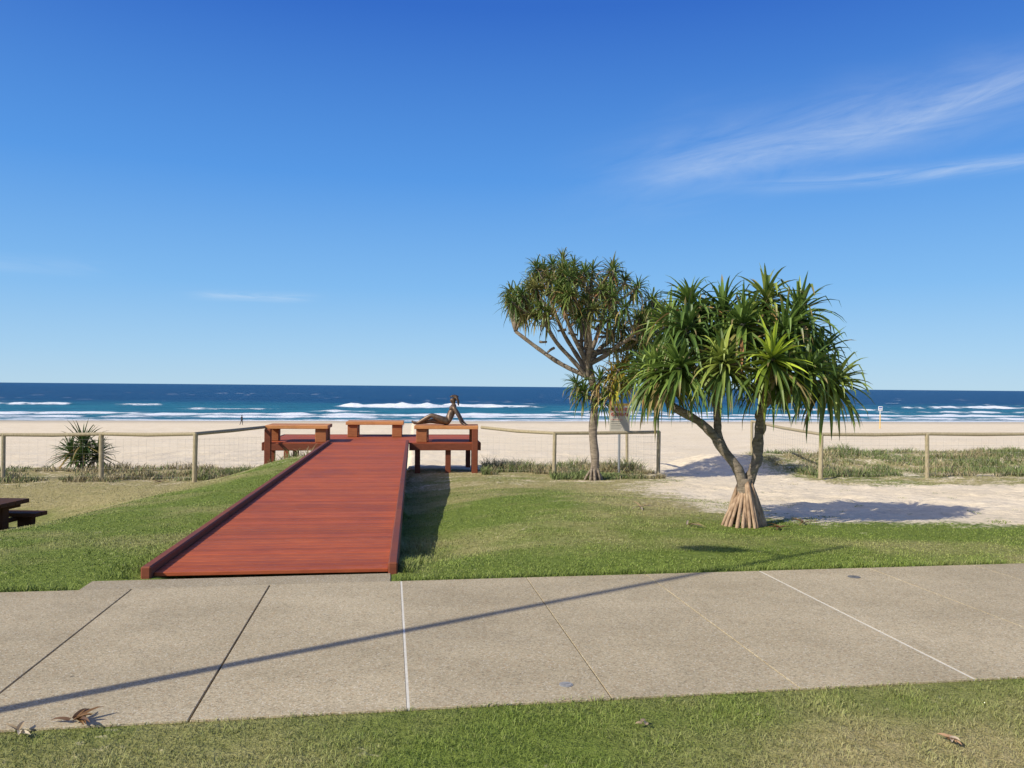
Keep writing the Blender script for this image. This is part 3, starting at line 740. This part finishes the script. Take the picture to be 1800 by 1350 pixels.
# --- tall tree
rx,ry=2.03,19.7; rz=g(rx,ry)
rt=empty('pandanus_tree',(rx,ry,rz)); tag(rt,'tall slender pandanus tree with uneven rounded crown and bare branches','tree')
mb=MB(); cr=MB()
limb(mb,smoothpath([(0,0,0),(.04,0,.5),(-.02,0,1.2),(.02,0,2.0),(-.08,0,2.6),(-.14,0,2.95)]),.105,.085,12)
C=Vector((-.44,0,4.30)); fk=Vector((-.14,0,2.9))
prim=[]
for i,(an,el,L) in enumerate(((180,24,1.85),(165,50,1.4),(203,36,1.55),(5,22,1.5),(22,46,1.3),(-30,32,1.4),(90,52,1.3),(-90,44,1.2),(125,66,1.5),(55,74,1.6),(-130,60,1.5),(-60,58,1.3))):
    an+=random.uniform(-12,12); el+=random.uniform(-8,8); a=R(an);e_=R(el); d=Vector((math.cos(a)*math.cos(e_),math.sin(a)*math.cos(e_),math.sin(e_)))
    end=fk+d*L+Vector((-.08,0,.12)); st0=fk+Vector((0,0,random.uniform(-.45,.20)))
    m1=st0.lerp(end,.33)+Vector((random.uniform(-.08,.08),random.uniform(-.08,.08),random.uniform(-.14,.04)))
    m2=st0.lerp(end,.66)+Vector((random.uniform(-.08,.08),random.uniform(-.08,.08),random.uniform(-.14,.06)))
    limb(mb,smoothpath([st0,m1,m2,end],4),.064,.042,8); prim.append(end)
ros=[]
NR=94
for i in range(NR):
    f=(i+.5)/NR; zz=1-1.40*f; r=math.sqrt(max(0,1-zz*zz)); ph=i*GA+random.uniform(-.35,.35)
    lump=.70+.58*fbm(np.array(math.cos(ph)*1.7+5),np.array(zz*1.9+math.sin(ph)*1.9),3.7,2)
    q=Vector((r*math.cos(ph)*1.86,r*math.sin(ph)*1.5,zz*1.10))*float(lump)*random.uniform(.84,1.08)
    if random.random()<.08: continue
    if q.x>0: q.z-=.22*q.x; q.x*=1.18
    if q.x<-.3 and q.z<-.32: continue
    ros.append(C+q)
for i in range(10):
    ros.append(C+Vector((random.uniform(-.9,1.2),random.uniform(-1.0,.9),random.uniform(.0,.5))))
for i in range(12):   # heavier mass hanging on one side
    ros.append(C+Vector((random.uniform(.9,1.9),random.uniform(-.7,.7),random.uniform(-.95,-.1))))
for c in ros:
    h=min(prim,key=lambda p:(p-c).length); mid=h.lerp(c,.5)+Vector((0,0,-.10))
    limb(mb,bez(h,mid,c,4),.038,.028,6)
    ax=(c-C).normalized()*.7+Vector((random.uniform(-.25,.25),random.uniform(-.25,.25),.45))
    rosette(cr,c,ax,36,random.uniform(.38,.60),.044,1.6,random.choice([(.21,.28,.065),(.26,.31,.075),(.35,.31,.10),(.15,.22,.055)]),spread=118,dead=.18)
for i in range(24):
    p=random.choice(prim).lerp(fk,random.uniform(.1,.7)); an=random.uniform(0,6.28)
    limb(mb,bez(p,p+Vector((math.cos(an)*.1,math.sin(an)*.1,-.02)),p+Vector((math.cos(an)*.22,math.sin(an)*.22,random.uniform(-.10,.03))),3),.034,.026,6)
for (c,n_,hue) in (((-.30,-.15,2.20),50,None),((.12,-.3,2.50),44,(.20,.30,.06)),((.42,-.3,2.62),40,(.76,.54,.06)),((.66,-.3,2.85),40,(.85,.48,.06)),((-.45,.1,2.40),40,None),((.75,-.1,2.35),44,(.24,.36,.06)),((.45,-.45,2.20),44,(.60,.54,.07)),((.95,-.3,2.6),40,(.50,.50,.07)),((.2,-.3,2.0),40,None),((.9,.1,3.05),36,(.22,.28,.06)),((1.15,.1,2.95),36,(.28,.32,.07)),((.62,-.45,2.45),38,(.78,.54,.07)),((.55,-.5,2.75),30,(.80,.50,.07))):
    c=Vector(c); limb(mb,bez((-.02,0,2.0),(c.x*.6,c.y,2.05),c,5),.042,.032,7)
    rosette(cr,c,Vector((c.x,c.y,.7)),n_,.60,.050,1.7,hue,spread=125,dead=.1 if hue is None else .22)
mb.build('trunk',M_bark,rt,smooth=True); cr.build('crown',M_leaf,rt)
for i in range(9):
    mb=MB(); an=i*GA; r1=random.uniform(.17,.27); z0=random.uniform(.2,.42)
    limb(mb,bez((math.cos(an)*.08,math.sin(an)*.08,z0),(math.cos(an)*.17,math.sin(an)*.17,z0*.7),(math.cos(an)*r1,math.sin(an)*r1,-.06),4),.03,.035,7)
    mb.build('prop_root',M_bark,rt,smooth=True)
sx_,sy_=-12.0,22.3; sz=g(sx_,sy_)
e=empty('young_pandanus',(sx_,sy_,sz)); tag(e,'young pandanus shrub with spiky leaves in the dune scrub','shrub')
mb=MB(); cr=MB()
for (x,y,z,L) in ((0,0,.76,.95),(-.40,.1,.50,.78),(.44,0,.48,.78),(.1,-.25,.40,.70),(-.1,.3,.6,.75)):
    limb(mb,bez((0,0,-.1),(x*.5,y*.5,.1),(x,y,z),4),.06,.045,7)
    rosette(cr,(x,y,z),(x*.6,y*.6,1),52,L,.060,.7,random.choice([(.07,.11,.03),(.09,.13,.04)]),spread=112,dead=.08,kp=.2)
mb.build('trunk',M_bark,e,smooth=True); cr.build('crown',M_leaf,e)
# ------------------------------------------------------------------ fallen leaves
def debris(x,y,rad,n,label,z=None,cols=((.30,.17,.07),(.2,.1,.05))):
    zz=g(x,y)+.02 if z is None else z
    mb=MB()
    for i in range(n):
        an=random.uniform(0,6.28); d=Vector((math.cos(an),math.sin(an),random.uniform(.05,.5)))
        leaf(mb,(random.uniform(-.02,.02),random.uniform(-.02,.02),.005),d,rad*random.uniform(.6,1.1),.026,1.0,random.choice(cols),n=4)
    o=mb.build('fallen_leaf',M_leaf,loc=(x,y,zz)); tag(o,label,'fallen leaf','dry leaves fallen on the grass')
debris(-2.16,3.97,.12,11,'curled dry brown leaf clump lying at the path edge',z=.022,cols=((.24,.13,.055),(.15,.08,.04)))
debris(2.12,3.82,.08,6,'pale dry leaf scrap lying on the verge',cols=((.6,.48,.33),(.45,.28,.16)))
debris(-2.36,3.83,.08,4,'pale dry leaf scrap lying on the verge',cols=((.6,.5,.33),(.45,.34,.2)))
debris(.68,3.98,.045,3,'pale dry leaf scrap lying on the verge',cols=((.6,.5,.33),(.45,.34,.2)))
debris(3.3,9.75,.20,9,'curled dry brown leaf clump beneath the pandanus')
debris(3.75,10.2,.22,8,'curled dry brown leaf clump beneath the pandanus')
debris(2.2,9.9,.25,5,'pale dry leaf scrap lying on the lawn',cols=((.5,.4,.28),(.4,.28,.15)))
debris(1.9,11.6,.30,6,'pale dry leaf scrap lying on the lawn',cols=((.5,.4,.28),(.4,.28,.15)))
debris(-8.2,18.6,.30,9,'curled dry brown leaf clump in the scrub')
# ------------------------------------------------------------------ light, sky
ld=Vector((math.cos(SAZ)*math.cos(SEL),math.sin(SAZ)*math.cos(SEL),-math.sin(SEL)))
su=bpy.data.lights.new('sun','SUN'); su.energy=4.8; su.angle=R(.5); su.color=(1,.94,.82)
so=bpy.data.objects.new('sun',su); so.rotation_euler=ld.to_track_quat('-Z','Y').to_euler(); so.location=(-20,-20,30); COL.objects.link(so)
w=bpy.data.worlds.new('World'); scene.world=w; w.use_nodes=True; nt=w.node_tree; nt.nodes.clear(); n=N(nt)
out=nt.nodes.new('ShaderNodeOutputWorld'); bg=nt.nodes.new('ShaderNodeBackground'); n.link(bg.outputs[0],out.inputs[0])
sk=nt.nodes.new('ShaderNodeTexSky'); sk.sky_type='NISHITA'; sk.sun_disc=False; sk.sun_elevation=SEL; sk.sun_rotation=math.atan2(-math.cos(SAZ),-math.sin(SAZ))
sk.air_density=1.0; sk.dust_density=.3; sk.ozone_density=1.5; sk.altitude=10
tc=nt.nodes.new('ShaderNodeTexCoord'); sp=nt.nodes.new('ShaderNodeSeparateXYZ'); n.link(tc.outputs['Generated'],sp.inputs[0])
grad=n.ramp(n.math('MAXIMUM',sp.outputs[2],0),[(0,(.47,.69,.86)),(.04,(.37,.63,.89)),(.12,(.215,.50,.89)),(.25,(.092,.325,.81)),(.43,(.030,.150,.60)),(1,(.012,.06,.33))])
gs10=n.mix(1.0,grad,(10,10,10),'MULTIPLY')
base=n.mix(.92,sk.outputs[0],gs10)
# bright whitish aureole of sky around the sun (behind the view)
dt=nt.nodes.new('ShaderNodeVectorMath'); dt.operation='DOT_PRODUCT'; n.link(tc.outputs['Generated'],dt.inputs[0]); dt.inputs[1].default_value=(-ld.x,-ld.y,-ld.z)
au=n.math('POWER',n.math('MAXIMUM',dt.outputs['Value'],0),3)
cbx=nt.nodes.new('ShaderNodeCombineXYZ'); n.link(n.math('MULTIPLY',au,7.5),cbx.inputs[0]); n.link(n.math('MULTIPLY',au,6.0),cbx.inputs[1]); n.link(n.math('MULTIPLY',au,3.2),cbx.inputs[2])
base=n.mix(1.0,base,cbx.outputs[0],'ADD')
yy=n.math('MAXIMUM',sp.outputs[1],.05); U=n.math('DIVIDE',sp.outputs[0],yy); Vv=n.math('DIVIDE',sp.outputs[2],yy)
front=n.math('GREATER_THAN',sp.outputs[1],.06)
def cloud(u0,v0,ang,length,sig,amp,curve=0,sx=3,sy=16,seed=0):
    ca,sa_=math.cos(R(ang)),math.sin(R(ang))
    du=n.math('SUBTRACT',U,u0); dv=n.math('SUBTRACT',Vv,v0)
    p=n.math('ADD',n.math('MULTIPLY',du,ca),n.math('MULTIPLY',dv,sa_))
    q=n.math('SUBTRACT',n.math('MULTIPLY',dv,ca),n.math('MULTIPLY',du,sa_))
    if curve: q=n.math('SUBTRACT',q,n.math('MULTIPLY',n.math('MULTIPLY',p,p),curve))
    cb=nt.nodes.new('ShaderNodeCombineXYZ'); n.link(p,cb.inputs[0]); n.link(q,cb.inputs[1]); cb.inputs[2].default_value=seed
    n1=n.noise(n.map(cb.outputs[0],(sx,sy,1)),1,6,.66,.8); n0=n.noise(n.map(cb.outputs[0],(4,4,1)),1,2,.5)
    qq=n.math('ADD',q,n.math('MULTIPLY',n.math('SUBTRACT',n0,.5),sig*1.6))
    gs=n.math('EXPONENT',n.math('MULTIPLY',n.math('POWER',n.math('ABSOLUTE',n.math('DIVIDE',qq,sig)),2),-1))
    pn_=n.math('DIVIDE',p,length)
    end=n.math('EXPONENT',n.math('MULTIPLY',n.math('POWER',n.math('ABSOLUTE',pn_),4),-1))
    m=n.math('MULTIPLY',n.math('MULTIPLY',gs,end),n.math('MULTIPLY',n.math('SUBTRACT',n1,.30),2.4,clamp=True))
    return n.math('MULTIPLY',m,amp)
cl=[cloud(.42,.330,14,.29,.042,.30,0,4,22,1.),cloud(.33,.298,11,.16,.018,.30,0,5,34,2.),cloud(.58,.372,22,.16,.014,.38,0,5,36,3.),
    cloud(.53,.274,7,.22,.009,.40,.14,5,70,4.),cloud(-.325,.1105,-1,.07,.0045,.45,0,8,90,5.),cloud(-.62,.148,-3,.12,.010,.16,0,5,40,6.)]
tot=cl[0]
for c in cl[1:]: tot=n.math('ADD',tot,c)
tot=n.math('MULTIPLY',tot,front,clamp=True)
skc=n.mix(tot,base,(7.8,8.6,9.4)); n.link(skc,bg.inputs[0]); bg.inputs[1].default_value=.10
# ------------------------------------------------------------------ camera
cam=bpy.data.cameras.new('camera'); co=bpy.data.objects.new('camera',cam); COL.objects.link(co)
cam.sensor_width=36; cam.lens=28; cam.clip_end=60000; cam.clip_start=.05
Mx=Matrix.Translation((0,0,1.7))@Matrix.Rotation(R(90+.18),4,'X')@Matrix.Rotation(R(.48),4,'Z')
co.matrix_world=Mx; scene.camera=co
scene.view_settings.view_transform='Standard'; scene.view_settings.look='None'; scene.view_settings.exposure=0
